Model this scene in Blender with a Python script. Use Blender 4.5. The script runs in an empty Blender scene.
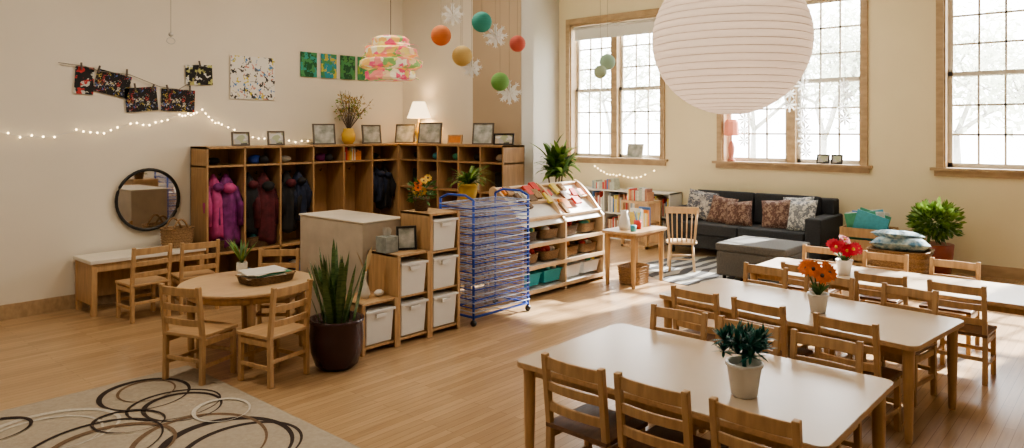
import bpy, math, random
from mathutils import Vector, Matrix, Euler
random.seed(7)
R=random.random
def U(a,b): return a+(b-a)*random.random()
D=math.radians
# ---------------------------------------------------------------- materials
_m={}
def mat(name,col,rough=.5,var=0.0,scale=8,stretch=(1,1,1),bump=0.0,metal=0,emit=0,emc=None,spec=.5,transl=0,col2=None):
    if name in _m: return _m[name]
    m=bpy.data.materials.new(name); m.use_nodes=True; nt=m.node_tree; b=nt.nodes['Principled BSDF']
    b.inputs['Roughness'].default_value=rough; b.inputs['Metallic'].default_value=metal
    b.inputs['Specular IOR Level'].default_value=spec
    c=(*col,1); b.inputs['Base Color'].default_value=c
    tc=nt.nodes.new('ShaderNodeTexCoord'); mp=nt.nodes.new('ShaderNodeMapping'); mp.inputs['Scale'].default_value=stretch
    nt.links.new(tc.outputs['Object'],mp.inputs['Vector'])
    nz=nt.nodes.new('ShaderNodeTexNoise'); nz.inputs['Scale'].default_value=scale; nz.inputs['Detail'].default_value=4
    nt.links.new(mp.outputs[0],nz.inputs['Vector'])
    cr=nt.nodes.new('ShaderNodeValToRGB'); cr.color_ramp.elements[0].position=.35; cr.color_ramp.elements[1].position=.65
    c2=col2 if col2 else tuple(x*(1-var) for x in col)
    cr.color_ramp.elements[0].color=(*c2,1); cr.color_ramp.elements[1].color=c
    nt.links.new(nz.outputs['Fac'],cr.inputs[0]); nt.links.new(cr.outputs[0],b.inputs['Base Color'])
    if bump:
        bp=nt.nodes.new('ShaderNodeBump'); bp.inputs['Strength'].default_value=bump; bp.inputs['Distance'].default_value=.01
        nt.links.new(nz.outputs['Fac'],bp.inputs['Height']); nt.links.new(bp.outputs[0],b.inputs['Normal'])
    if emit:
        b.inputs['Emission Color'].default_value=(*(emc or col),1); b.inputs['Emission Strength'].default_value=emit
    if transl:
        tr=nt.nodes.new('ShaderNodeBsdfTranslucent'); mx=nt.nodes.new('ShaderNodeMixShader'); mx.inputs[0].default_value=transl
        nt.links.new(cr.outputs[0],tr.inputs[0]); nt.links.new(b.outputs[0],mx.inputs[1]); nt.links.new(tr.outputs[0],mx.inputs[2])
        nt.links.new(mx.outputs[0],nt.nodes['Material Output'].inputs[0])
    _m[name]=m; return m
def vormat(name,cols,scale=10,rough=.7,emit=0,stretch=(1,1,1)):
    """patchwork of colours"""
    if name in _m: return _m[name]
    m=bpy.data.materials.new(name); m.use_nodes=True; nt=m.node_tree; b=nt.nodes['Principled BSDF']; b.inputs['Roughness'].default_value=rough
    tc=nt.nodes.new('ShaderNodeTexCoord'); mp=nt.nodes.new('ShaderNodeMapping'); mp.inputs['Scale'].default_value=stretch
    nt.links.new(tc.outputs['Object'],mp.inputs[0])
    nz=nt.nodes.new('ShaderNodeTexNoise'); nz.inputs['Scale'].default_value=scale*.7
    mx=nt.nodes.new('ShaderNodeMixRGB'); mx.inputs[0].default_value=.12
    nt.links.new(mp.outputs[0],nz.inputs[0]); nt.links.new(mp.outputs[0],mx.inputs[1]); nt.links.new(nz.outputs['Color'],mx.inputs[2])
    v=nt.nodes.new('ShaderNodeTexVoronoi'); v.inputs['Scale'].default_value=scale; nt.links.new(mx.outputs[0],v.inputs['Vector'])
    sp=nt.nodes.new('ShaderNodeSeparateColor'); nt.links.new(v.outputs['Color'],sp.inputs[0])
    cr=nt.nodes.new('ShaderNodeValToRGB'); cr.color_ramp.interpolation='CONSTANT'
    n=len(cols)
    while len(cr.color_ramp.elements)<n: cr.color_ramp.elements.new(.5)
    for i,c in enumerate(cols):
        cr.color_ramp.elements[i].position=i/n; cr.color_ramp.elements[i].color=(*c,1)
    nt.links.new(sp.outputs[0],cr.inputs[0]); nt.links.new(cr.outputs[0],b.inputs['Base Color'])
    if emit:
        nt.links.new(cr.outputs[0],b.inputs['Emission Color']); b.inputs['Emission Strength'].default_value=emit
    _m[name]=m; return m
WOOD=mat('maple_wood',(.59,.38,.20),.38,.22,3,(12,12,1.5),.05)
WOODH=mat('maple_wood_horizontal',(.61,.40,.22),.4,.2,3,(1.5,12,12),.05)
WOODD=mat('birch_cubby_wood',(.48,.30,.15),.45,.2,3,(12,12,1.5),.05)
SEAT=mat('brown_seat_wood',(.20,.10,.05),.4,.25,4,(10,2,10),.05)
LAM=mat('laminate_tabletop',(.64,.53,.41),.27,.05,3)
TRIM=mat('oak_trim',(.50,.36,.22),.45,.2,3,(10,2,6),.05)
WHITE=mat('white_paint',(.78,.77,.74),.5,.04,5)
PLW=mat('white_plastic_bin',(.82,.82,.80),.4,.05,3)
BLACK=mat('black_paint',(.02,.02,.02),.4,.1)
STRING=mat('string',(.25,.22,.18),.8)
WICK=mat('wicker',(.42,.26,.13),.75,.5,60,(1,1,3),.6)
WICKD=mat('dark_wicker',(.22,.14,.08),.75,.5,60,(1,1,3),.6)
GREEN=mat('leaf_green',(.10,.22,.05),.5,.5,12,transl=.2)
DGREEN=mat('snake_leaf',(.05,.11,.035),.4,.5,14,(1,1,5),col2=(.14,.22,.07))
LGREEN=mat('spider_leaf',(.25,.40,.08),.5,.4,14,transl=.2)
TEAL=mat('teal_foliage',(.015,.16,.13),.5,.5,30)
RED=mat('red_petals',(.75,.03,.08),.5,.3,20); ORANGE=mat('orange_petals',(.9,.25,.06),.5,.3,20); YEL=mat('yellow_glaze',(.75,.50,.10),.35,.1)
CERW=mat('white_ceramic',(.8,.78,.74),.3,.03)
MET=mat('galvanised',(.62,.60,.56),.35,.15,20,metal=.3)
SOFA=mat('charcoal_fabric',(.045,.05,.058),.9,.25,60,bump=.2)
OTT=mat('grey_fabric',(.15,.15,.145),.9,.2,60,bump=.2)
BLUE=mat('blue_steel',(.03,.10,.55),.35,.05)
BOOKC=[mat('book_%d'%i,c,.55,.15,30) for i,c in enumerate([(.6,.06,.05),(.08,.2,.5),(.75,.6,.15),(.1,.4,.25),(.75,.72,.65),(.1,.45,.55),(.8,.3,.08),(.3,.12,.35),(.85,.85,.8)])]
PALEB=[mat('worn_book_%d'%i,c,.6,.2,30) for i,c in enumerate([(.55,.30,.18),(.75,.72,.65),(.35,.42,.48),(.68,.55,.38),(.8,.78,.72),(.40,.20,.14),(.5,.55,.48)])]
# ---------------------------------------------------------------- mesh builder
class MB:
    def __init__(s): s.v=[];s.f=[];s.m=[];s.s=[];s.mats=[]
    def add(s,vs,fs,m,smooth=False):
        if m not in s.mats: s.mats.append(m)
        k=s.mats.index(m); o=len(s.v); s.v+= [tuple(x) for x in vs]
        for f in fs: s.f.append(tuple(o+i for i in f)); s.m.append(k); s.s.append(smooth)
    def box(s,c,z,m,rot=(0,0,0),taper=1):
        E=Euler(rot).to_matrix(); c=Vector(c); vs=[]
        for k in (-1,1):
            t=taper if k<0 else 1
            for a,b in((-1,-1),(1,-1),(1,1),(-1,1)): vs.append(c+E@Vector((a*z[0]/2*t,b*z[1]/2*t,k*z[2]/2)))
        s.add(vs,[(3,2,1,0),(4,5,6,7),(0,1,5,4),(1,2,6,5),(2,3,7,6),(3,0,4,7)],m)
    def b2(s,a,b,m): s.box([(a[i]+b[i])/2 for i in range(3)],[abs(b[i]-a[i]) for i in range(3)],m)
    def bar(s,p,q,w,h,m):
        p=Vector(p);q=Vector(q);d=q-p; L=d.length; Q=d.to_track_quat('Z','Y')
        vs=[]
        for k in (0,1):
            for a,b in((-1,-1),(1,-1),(1,1),(-1,1)): vs.append(p+Q@Vector((a*w/2,b*h/2,k*L)))
        s.add(vs,[(3,2,1,0),(4,5,6,7),(0,1,5,4),(1,2,6,5),(2,3,7,6),(3,0,4,7)],m)
    def tube(s,pts,r,m,n=6,closed=False):
        pts=[Vector(p) for p in pts]; N=len(pts); rs=r if isinstance(r,(list,tuple)) else [r]*N
        vs=[];fs=[]
        for i,p in enumerate(pts):
            if closed: d=pts[(i+1)%N]-pts[i-1]
            else: d=pts[min(i+1,N-1)]-pts[max(i-1,0)]
            if d.length<1e-9: d=Vector((0,0,1))
            d.normalize(); up=Vector((0,0,1)) if abs(d.z)<.95 else Vector((1,0,0))
            a=d.cross(up).normalized(); b=a.cross(d)
            for j in range(n):
                t=2*math.pi*j/n; vs.append(p+a*math.cos(t)*rs[i]+b*math.sin(t)*rs[i])
        for i in range(N if closed else N-1):
            k=(i+1)%N
            for j in range(n): fs.append((i*n+j,i*n+(j+1)%n,k*n+(j+1)%n,k*n+j))
        if not closed: fs.append(tuple(range(n-1,-1,-1))); fs.append(tuple((N-1)*n+j for j in range(n)))
        s.add(vs,fs,m,n>5)
    def cyl(s,p,q,r,m,r2=None,n=14): s.tube([p,q],[r,r if r2 is None else r2],m,n)
    def lathe(s,c,prof,m,n=24,sx=1,sy=1,pw=2,jit=0,smooth=True,rz=0,caps=True):
        vs=[];fs=[]
        for (r,z) in prof:
            for j in range(n):
                t=2*math.pi*j/n; ct,st=math.cos(t),math.sin(t)
                if pw!=2: k=(abs(ct)**pw+abs(st)**pw)**(-1/pw)
                else: k=1
                rr=r*k*(1+jit*(R()-.5)); x=ct*rr*sx; y=st*rr*sy
                vs.append((c[0]+x*math.cos(rz)-y*math.sin(rz),c[1]+x*math.sin(rz)+y*math.cos(rz),c[2]+z))
        for i in range(len(prof)-1):
            for j in range(n): fs.append((i*n+j,i*n+(j+1)%n,(i+1)*n+(j+1)%n,(i+1)*n+j))
        if caps and prof[0][0]>.002: fs.append(tuple(range(n-1,-1,-1)))
        if caps and prof[-1][0]>.002: fs.append(tuple((len(prof)-1)*n+j for j in range(n)))
        s.add(vs,fs,m,smooth)
    def ball(s,c,r,m,sc=(1,1,1),n=12,jit=0):
        k=max(5,n//2); s.lathe((c[0],c[1],c[2]),[(max(r*math.sin(math.pi*i/k),1e-5),-r*sc[2]*math.cos(math.pi*i/k)) for i in range(k+1)],m,n,sc[0],sc[1],jit=jit)
    def quad(s,pts,m): s.add(pts,[tuple(range(len(pts)))],m)
    def pillow(s,c,w,h,t,m,rot=(0,0,0),N=10):
        E=Euler(rot).to_matrix(); c=Vector(c)
        for sg in (1,-1):
            vs=[];fs=[]
            for i in range(N+1):
                for j in range(N+1):
                    x=-1+2*i/N;y=-1+2*j/N
                    z=((1-x**4)*(1-y**4))**.6
                    pin=1-.07*(1-abs(x))*(abs(y)); pin2=1-.07*(1-abs(y))*abs(x)
                    vs.append(c+E@Vector((x*w/2*pin2,y*h/2*pin,sg*z*t/2)))
            for i in range(N):
                for j in range(N):
                    a=i*(N+1)+j; q=(a,a+N+1,a+N+2,a+1); fs.append(q if sg>0 else q[::-1])
            s.add(vs,fs,m,True)
    def leaf(s,p,d,L,w,droop,m,n=6,tw=None):
        p=Vector(p);d=Vector(d).normalized(); vs=[];fs=[]
        for i in range(n+1):
            t=i/n; side=d.cross(Vector((0,0,1)))
            if side.length<.05: side=Vector(tw or (1,0,0))
            side.normalize()
            if tw: side=Vector(tw).normalized()
            ww=w*(math.sin(math.pi*min(1,.12+t*.88))**.6 if t<1 else .02)/2
            vs+= [p-side*ww,p+side*ww]; p=p+d*(L/n); d=(d+Vector((0,0,-droop/n))).normalized()
        for i in range(n): fs.append((2*i,2*i+1,2*i+3,2*i+2))
        s.add(vs,fs,m,True)
    def bush(s,c,r,n,ls,m,sc=(1,1,1)):
        for i in range(n):
            d=Vector((U(-1,1),U(-1,1),U(-1,1)))
            if d.length<.1: continue
            d.normalize(); p=Vector(c)+Vector((d.x*sc[0],d.y*sc[1],d.z*sc[2]))*r*(R()**.4)
            d=(d+Vector((U(-.6,.6),U(-.6,.6),U(-.3,.7)))).normalized(); a=d.cross(Vector((U(-1,1),U(-1,1),U(-1,1)))).normalized()
            l=ls*U(.6,1.3); s.add([p,p+d*l*.5+a*l*.22,p+d*l,p+d*l*.5-a*l*.22],[(0,1,2,3)],m)
    def flower(s,c,r,nrm,m,mc,n=12):
        nrm=Vector(nrm).normalized(); a=nrm.orthogonal().normalized(); b=nrm.cross(a); c=Vector(c)
        for ring,(rr,up) in enumerate(((r,0.15),(r*.7,.35))):
            for i in range(n):
                t=2*math.pi*(i+.5*ring)/n; d=a*math.cos(t)+b*math.sin(t); e=nrm.cross(d)
                w=rr*math.pi/n*1.1
                s.add([c,c+d*rr*.6+e*w+nrm*rr*up*.6,c+d*rr+nrm*rr*up,c+d*rr*.6-e*w+nrm*rr*up*.6],[(0,1,2,3)],m)
        s.ball(c+nrm*r*.12,r*.22,mc,n=8)
    def build(s,name,loc=(0,0,0),rz=0,bevel=0,seg=2):
        me=bpy.data.meshes.new(name); me.from_pydata(s.v,[],s.f)
        for m in s.mats: me.materials.append(m)
        me.polygons.foreach_set('material_index',s.m); me.polygons.foreach_set('use_smooth',s.s); me.update()
        return inst(name,me,loc,rz,bevel,seg)
def inst(name,me,loc=(0,0,0),rz=0,bevel=0,seg=2):
    o=bpy.data.objects.new(name,me); bpy.context.scene.collection.objects.link(o); o.location=loc; o.rotation_euler=(0,0,rz)
    if bevel:
        b=o.modifiers.new('bevel','BEVEL'); b.width=bevel; b.segments=seg; b.limit_method='ANGLE'; b.angle_limit=D(50)
    return o
def basket(mb,c,w,d,h,m,fill=None,pw=5):
    prof=[(.42,0)]
    n=7
    for i in range(n): prof+= [(.44+.05*i/n,h*(i+.1)/n),(.47+.05*i/n,h*(i+.5)/n),(.44+.05*i/n,h*(i+.9)/n)]
    prof+=[(.53,h),(.50,h*1.02),(.46,h*.97),(.42,h*.3),(.001,h*.28)]
    mb.lathe(c,prof,m,28,w,d,pw)
    if fill:
        for i in range(9):
            mb.ball((c[0]+U(-.3,.3)*w,c[1]+U(-.3,.3)*d,c[2]+h*.85+U(0,.03)),U(.03,.055),random.choice(fill),(1,1,.8),8,.15)
def books(mb,x0,x1,y,z,depth,axis,hr=(.18,.28),cols=None):
    x=x0
    while x<x1:
        t=U(.015,.04); h=U(*hr); m=random.choice(cols or BOOKC); dd=depth*U(.8,1)
        if axis=='x': mb.b2((x,y,z),(x+t*.95,y+dd,z+h),m)
        else: mb.b2((y,x,z),(y+dd,x+t*.95,z+h),m)
        x+=t
# ---------------------------------------------------------------- room
X1,Y1,CZ=10.2,7.9,4.2
X0,Y0=-3.0,-3.0
def wallmat(name,col):
    return mat(name,col,.85,.04,1.5,bump=.02)
WL=wallmat('cream_wall_paint',(.80,.745,.645)); WB=wallmat('warm_cream_wall_paint',(.83,.74,.53)); WT=wallmat('tan_wall_paint',(.48,.38,.27)); WG=wallmat('daylit_grey_wall',(.62,.60,.55))  # WG: cooler window daylight put into the wall colour
# floor
fm=bpy.data.materials.new('maple_floorboards'); fm.use_nodes=True; nt=fm.node_tree; b=nt.nodes['Principled BSDF']
tc=nt.nodes.new('ShaderNodeTexCoord'); br=nt.nodes.new('ShaderNodeTexBrick')
br.inputs['Scale'].default_value=1; br.inputs['Brick Width'].default_value=1.1; br.inputs['Row Height'].default_value=.058; br.inputs['Mortar Size'].default_value=.0012; br.offset=.37
br.inputs['Color1'].default_value=(.62,.41,.225,1); br.inputs['Color2'].default_value=(.47,.295,.15,1); br.inputs['Mortar'].default_value=(.20,.10,.04,1)
nt.links.new(tc.outputs['Object'],br.inputs['Vector'])
mp=nt.nodes.new('ShaderNodeMapping'); mp.inputs['Scale'].default_value=(1.2,16,1); nt.links.new(tc.outputs['Object'],mp.inputs[0])
nz=nt.nodes.new('ShaderNodeTexNoise'); nz.inputs['Scale'].default_value=3; nz.inputs['Detail'].default_value=6; nt.links.new(mp.outputs[0],nz.inputs[0])
mx=nt.nodes.new('ShaderNodeMixRGB'); mx.blend_type='MULTIPLY'; mx.inputs[0].default_value=.45
nt.links.new(br.outputs['Color'],mx.inputs[1]); nt.links.new(nz.outputs['Fac'],mx.inputs[2])
gm=nt.nodes.new('ShaderNodeGamma'); gm.inputs[1].default_value=.92; nt.links.new(mx.outputs[0],gm.inputs[0]); nt.links.new(gm.outputs[0],b.inputs['Base Color'])
b.inputs['Roughness'].default_value=.30
bp=nt.nodes.new('ShaderNodeBump'); bp.inputs['Strength'].default_value=.08; bp.inputs['Distance'].default_value=.004; nt.links.new(nz.outputs['Fac'],bp.inputs['Height']); nt.links.new(bp.outputs[0],b.inputs['Normal'])
mb=MB(); mb.b2((X0,Y0,-.1),(X1+.3,Y1+.2,0),fm); mb.build('floor')
mb=MB(); mb.b2((X0,Y0,CZ),(X1+.3,Y1+.2,CZ+.1),mat('ceiling_paint',(.78,.76,.70),.9)); mb.build('ceiling')
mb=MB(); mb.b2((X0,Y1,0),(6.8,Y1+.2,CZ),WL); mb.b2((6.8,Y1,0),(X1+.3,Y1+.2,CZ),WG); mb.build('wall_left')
mb=MB(); mb.b2((X0-.2,Y0,0),(X0,Y1,CZ),WL); mb.build('wall_rear')
mb=MB(); mb.b2((X0,Y0-.2,0),(X1+.3,Y0,CZ),WL); mb.build('wall_right')
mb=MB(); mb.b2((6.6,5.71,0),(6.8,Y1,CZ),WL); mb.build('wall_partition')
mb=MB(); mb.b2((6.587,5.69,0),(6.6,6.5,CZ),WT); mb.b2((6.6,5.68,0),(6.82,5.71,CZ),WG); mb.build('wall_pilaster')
wins=[(7.65,5.85,(6.78,)),(4.8,2.85,(3.80,)),(1.9,-.1,(.9,))]
ZB,ZT=1.28,3.6
mb=MB(); W=X1+.3
mb.b2((X1,Y0,0),(W,Y1,ZB),WB); mb.b2((X1,Y0,ZT),(W,Y1,CZ),WB)
ed=[Y1]+[e for w in wins for e in w[:2]]+[Y0]
for i in range(0,len(ed),2): mb.b2((X1,ed[i+1],ZB),(W,ed[i],ZT),WB)
mb.build('wall_back')
# glass
gl=bpy.data.materials.new('window_glass'); gl.use_nodes=True; nt=gl.node_tree; nt.nodes.clear()
o=nt.nodes.new('ShaderNodeOutputMaterial'); t=nt.nodes.new('ShaderNodeBsdfTransparent'); g=nt.nodes.new('ShaderNodeBsdfGlossy'); g.inputs['Roughness'].default_value=.02; m2=nt.nodes.new('ShaderNodeMixShader'); m2.inputs[0].default_value=.04
nt.links.new(t.outputs[0],m2.inputs[1]); nt.links.new(g.outputs[0],m2.inputs[2]); nt.links.new(m2.outputs[0],o.inputs[0])
MUN=mat('window_sash_paint',(.66,.62,.55),.5,.05)
for k,(ya,yb,posts) in enumerate(wins):
    mb=MB(); xf=X1+.16
    # casing
    mb.b2((X1-.03,ya,ZB-.02),(X1,ya+.08,ZT+.10),TRIM); mb.b2((X1-.03,yb-.08,ZB-.02),(X1,yb,ZT+.10),TRIM); mb.b2((X1-.03,yb,ZT),(X1,ya,ZT+.10),TRIM)
    mb.b2((X1-.07,yb-.14,ZB-.03),(X1+.12,ya+.14,ZB+.005),TRIM); mb.b2((X1-.025,yb-.1,ZB-.10),(X1,ya+.1,ZB-.03),TRIM)
    # jambs
    mb.b2((X1,ya-.02,ZB),(xf+.06,ya,ZT),TRIM); mb.b2((X1,yb,ZB),(xf+.06,yb+.02,ZT),TRIM); mb.b2((X1,yb,ZT-.03),(xf+.06,ya,ZT),TRIM)
    es=[yb+.02]
    for p in posts: mb.b2((X1+.06,p-.06,ZB),(xf+.06,p+.06,ZT),TRIM); es+= [p-.06,p+.06]
    es.append(ya-.02)
    for i in range(0,len(es),2):
        a,c=es[i],es[i+1]; zm=(ZB+ZT)/2
        for (z0,z1,xx) in ((ZB,zm+.03,xf),(zm-.03,ZT-.03,xf+.04)):
            mb.b2((xx-.02,a,z0),(xx+.02,a+.05,z1),MUN); mb.b2((xx-.02,c-.05,z0),(xx+.02,c,z1),MUN)
            mb.b2((xx-.02,a,z0),(xx+.02,c,z0+.06),MUN); mb.b2((xx-.02,a,z1-.05),(xx+.02,c,z1),MUN)
            for q in (1,2): yy=a+.05+(c-a-.1)*q/3; mb.b2((xx-.012,yy-.012,z0),(xx+.012,yy+.012,z1),MUN)
            for q in (1,2): zz=z0+.05+(z1-z0-.1)*q/3; mb.b2((xx-.012,a,zz-.012),(xx+.012,c,zz+.012),MUN)
            mb.quad([(xx,a,z0),(xx,c,z0),(xx,c,z1),(xx,a,z1)],gl)
    mb.build('window_%d'%(k+1))
mb=MB(); mb.cyl((X1+.05,5.9,3.53),(X1+.05,7.6,3.53),.03,WHITE); mb.b2((X1+.04,5.92,3.34),(X1+.045,7.58,3.53),WHITE); mb.b2((X1+.03,5.92,3.32),(X1+.055,7.58,3.345),WHITE); mb.build('roller_blind')
mb=MB(); mb.b2((X1-.02,Y0,0),(X1,Y1,.14),TRIM); mb.build('baseboard_back')
mb=MB(); mb.b2((X0,Y1-.02,0),(3.5,Y1,.14),TRIM); mb.b2((6.82,Y1-.02,0),(X1-.02,Y1,.14),TRIM); mb.build('baseboard_left')
# ---------------------------------------------------------------- outside
GR=mat('lawn',(.50,.52,.44),.9,.3,2); mb=MB(); mb.b2((10.6,-25,-.6),(45,35,-.5),GR); mb.build('lawn')
BARK=mat('bark',(.16,.13,.11),.9,.4,8); BARKP=mat('hazed_bark',(.50,.48,.45),.9,.3,8); OL=mat('tree_leaves',(.70,.73,.64),.8,.3,2,transl=.5)  # outdoor bark and leaf colours paled to stand in for haze
def tree(x,y,h):
    mb=MB()
    def br(p,d,L,r,k):
        q=p+d*L; mb.tube([p,p+d*L*.5+Vector((U(-.1,.1),U(-.1,.1),0))*L*.3,q],[r,r*.85,r*.65],BARKP,6)
        if k==0:
            for _ in range(22):
                c=q+Vector((U(-1,1),U(-1,1),U(-1,1)))*.9; s=U(.10,.2); a=Vector((U(-1,1),U(-1,1),U(-1,1))).normalized(); b_=a.orthogonal().normalized()
                mb.add([c,c+a*s+b_*s*.4,c+a*s*2,c+a*s-b_*s*.4],[(0,1,2,3)],OL)
            return
        for _ in range(3): br(q,(d*.7+Vector((U(-1,1),U(-1,1),U(-.3,.6)))).normalized(),L*U(.6,.8),r*.6,k-1)
    br(Vector((x,y,-.49)),Vector((0,0,1)),h*.3,.14,4); mb.build('tree')
for (x,y,h) in ((24,16,7),(26,11,7.5),(23,7.5,6.5),(26,4.5,7),(24,1,6.5)): tree(x,y,h)
# ---------------------------------------------------------------- chairs / tables
def chair_mesh(seatm,H=.685):
    mb=MB(); w=.165
    for sx in (-1,1):
        mb.bar((sx*w,-.15,0),(sx*w,-.145,.33),.032,.034,WOOD); mb.bar((sx*w,-.145,.32),(sx*(w+.0),-.185,H),.030,.032,WOOD)
        mb.bar((sx*(w-.005),.15,0),(sx*(w-.005),.145,.325),.032,.032,WOOD)
        mb.bar((sx*w,-.15,.13),(sx*w,.15,.13),.018,.028,WOOD); mb.bar((sx*w,-.15,.29),(sx*w,.15,.29),.018,.04,WOOD)
    mb.bar((-w,.147,.29),(w,.147,.29),.018,.04,WOOD); mb.bar((-w,.147,.17),(w,.147,.17),.018,.028,WOOD); mb.bar((-w,-.147,.17),(w,-.147,.17),.018,.028,WOOD)
    mb.box((0,.005,.337),(.36,.34,.022),seatm)
    for z,h in ((.642,.06),(.53,.045),(.43,.045)):
        y=-.145-.04*(z-.32)/.38
        pts=[(-w,y),(-w*.5,y-.012),(0,y-.016),(w*.5,y-.012),(w,y)]
        for i in range(4):
            a,b=pts[i],pts[i+1]; mb.add([(a[0],a[1]-.008,z-h/2),(b[0],b[1]-.008,z-h/2),(b[0],b[1]+.008,z-h/2),(a[0],a[1]+.008,z-h/2),(a[0],a[1]-.010,z+h/2),(b[0],b[1]-.010,z+h/2),(b[0],b[1]+.006,z+h/2),(a[0],a[1]+.006,z+h/2)],[(3,2,1,0),(4,5,6,7),(0,1,5,4),(2,3,7,6)],WOOD)
    me=bpy.data.meshes.new('wooden_chair'); me.from_pydata(mb.v,[],mb.f)
    for m in mb.mats: me.materials.append(m)
    me.polygons.foreach_set('material_index',mb.m); me.update(); return me
CM=chair_mesh(SEAT); CW=chair_mesh(WOODH)
def chair(x,y,deg,me=CM): inst('wooden_chair',me,(x,y,0),D(deg),.004)
def table(name,cx,cy,w,l,h,deg=0,top=LAM):
    mb=MB(); n=6;r=.05; pts=[]
    for (sx,sy,a0) in ((1,1,0),(-1,1,90),(-1,-1,180),(1,-1,270)):
        for i in range(n+1):
            a=D(a0+90*i/n); pts.append((sx*(w/2-r)+r*math.cos(a),sy*(l/2-r)+r*math.sin(a)))
    N=len(pts)
    def slab(z0,z1,k,m):
        vs=[(p[0]*k,p[1]*k,z0) for p in pts]+[(p[0]*k,p[1]*k,z1) for p in pts]
        mb.add(vs,[tuple(range(N-1,-1,-1)),tuple(range(N,2*N))]+[(i,(i+1)%N,N+(i+1)%N,N+i) for i in range(N)],m)
    slab(h-.030,h-.004,1,WOODH); slab(h-.004,h,.999,top)
    for sx in(-1,1):
        for sy in (-1,1):
            x,y=sx*(w/2-.06),sy*(l/2-.06); mb.lathe((x,y,0),[(.019,0),(.022,.02),(.030,h*.6),(.031,h-.07),(.034,h-.06),(.034,h-.03)],WOOD,16)
    mb.bar((-w/2+.07,-l/2+.07,h-.055),(-w/2+.07,l/2-.07,h-.055),.018,.05,WOOD); mb.bar((w/2-.07,-l/2+.07,h-.055),(w/2-.07,l/2-.07,h-.055),.018,.05,WOOD)
    mb.bar((-w/2+.07,-l/2+.07,h-.055),(w/2-.07,-l/2+.07,h-.055),.05,.018,WOOD); mb.bar((-w/2+.07,l/2-.07,h-.055),(w/2-.07,l/2-.07,h-.055),.05,.018,WOOD)
    return mb.build(name,(cx,cy,0),D(deg),.002)
table('classroom_table',3.28,1.68,.98,1.56,.56)
table('classroom_table',4.94,1.77,.85,1.74,.56,-6.6)
table('classroom_table',6.33,1.55,.76,2.1,.56)
for y in (1.99,1.58,1.13): chair(2.86,y,-90+U(-3,3))
for y in (2.1,1.68,1.26): chair(3.70,y,90+U(-4,4))
for x,y in ((4.60,2.26),(4.55,1.80),(4.49,1.27)): chair(x,y,-96.6+U(-3,3))
for x,y in ((5.40,2.28),(5.34,1.78),(5.28,1.25)): chair(x,y,83.4+U(-3,3))
for y in (2.05,1.5,1.0): chair(6.0,y,-90+U(-3,3))
for y in (2.25,1.72,1.2): chair(6.66,y,90+U(-3,3))
# round table
mb=MB(); r=.51
mb.lathe((0,0,0),[(.01,.53),(r-.01,.53),(r,.538),(r,.55)],WOODH,48,smooth=False,caps=False); mb.lathe((0,0,0),[(r,.55),(r-.006,.557)],mat('birch_tabletop',(.68,.49,.30),.3,.12,3,(2,10,1)),48,smooth=False)
mb.lathe((0,0,0),[(r-.09,.47),(r-.07,.47),(r-.07,.53),(r-.09,.53)],WOOD,48,caps=False)
for a in (45,135,225,315): x,y=(r-.1)*math.cos(D(a+20)),(r-.1)*math.sin(D(a+20)); mb.lathe((x,y,0),[(.02,0),(.022,.02),(.03,.35),(.032,.53)],WOOD,14)
mb.build('round_table',(2.87,5.32,0))
chair(2.70,4.64,12,CW); chair(2.36,5.04,-70,CW); chair(2.76,7.05,3,CW); chair(3.22,7.0,-8,CW); chair(3.34,5.74,135,CW)
# tray + papers on round table
mb=MB(); basket(mb,(2.97,5.22,.558),.40,.28,.06,WICK)
for i in range(6): mb.box((2.95+U(-.03,.03),5.22+U(-.03,.03),.62+i*.006),(.3,.22,.005),[CERW,BOOKC[4],BOOKC[3],CERW,BOOKC[8],CERW][i],(U(-.05,.05),U(-.05,.05),U(-.4,.4)))
mb.build('book_tray')
mb=MB(); mb.lathe((2.98,5.62,.558),[(.03,0),(.045,.03),(.045,.09),(.04,.1),(.035,.095),(.03,.02)],CERW,18)
for i in range(26): a=U(0,6.3); mb.leaf((2.98,5.62,.64),(math.cos(a)*.5,math.sin(a)*.5,1),U(.12,.26),.022,.7,GREEN if i%3 else LGREEN,4)
mb.build('small_potted_plant')
# desk under mirror
mb=MB()
mb.b2((2.42,7.38,.49),(3.52,7.86,.525),mat('pale_desk_top',(.78,.73,.64),.35,.05)); 
for x in (2.46,3.48):
    for y in (7.42,7.82): mb.b2((x-.025,y-.025,0),(x+.025,y+.025,.49),WOOD)
mb.b2((2.44,7.40,.41),(3.5,7.425,.49),WOOD); mb.b2((2.44,7.8,.1),(3.5,7.83,.49),WOOD); mb.b2((2.44,7.4,.1),(2.46,7.85,.49),WOOD); mb.b2((3.49,7.4,.1),(3.51,7.85,.49),WOOD)
mb.build('writing_desk',bevel=.004)
mb=MB(); basket(mb,(3.33,7.64,.527),.32,.26,.2,WICK,pw=2.5)
for yy in (7.55,7.73): mb.tube([(3.24+.018*i,yy,.70+.12*math.sin(math.pi*i/10)) for i in range(11)],.010,WICK)
mb.build('handled_basket')
mb=MB(); mir=mat('mirror_glass',(.75,.75,.75),.03,metal=1)
c=(3.13,7.87,1.02)
mb.tube([(c[0]+.315*math.cos(a/40*2*math.pi),c[1]-.01,c[2]+.315*math.sin(a/40*2*math.pi)) for a in range(40)],.016,BLACK,8,True)
N=40; mb.add([(c[0]+.315*math.cos(a/N*2*math.pi),c[1]-.005,c[2]+.315*math.sin(a/N*2*math.pi)) for a in range(N)],[tuple(range(N))],mir); mb.build('round_mirror')
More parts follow.
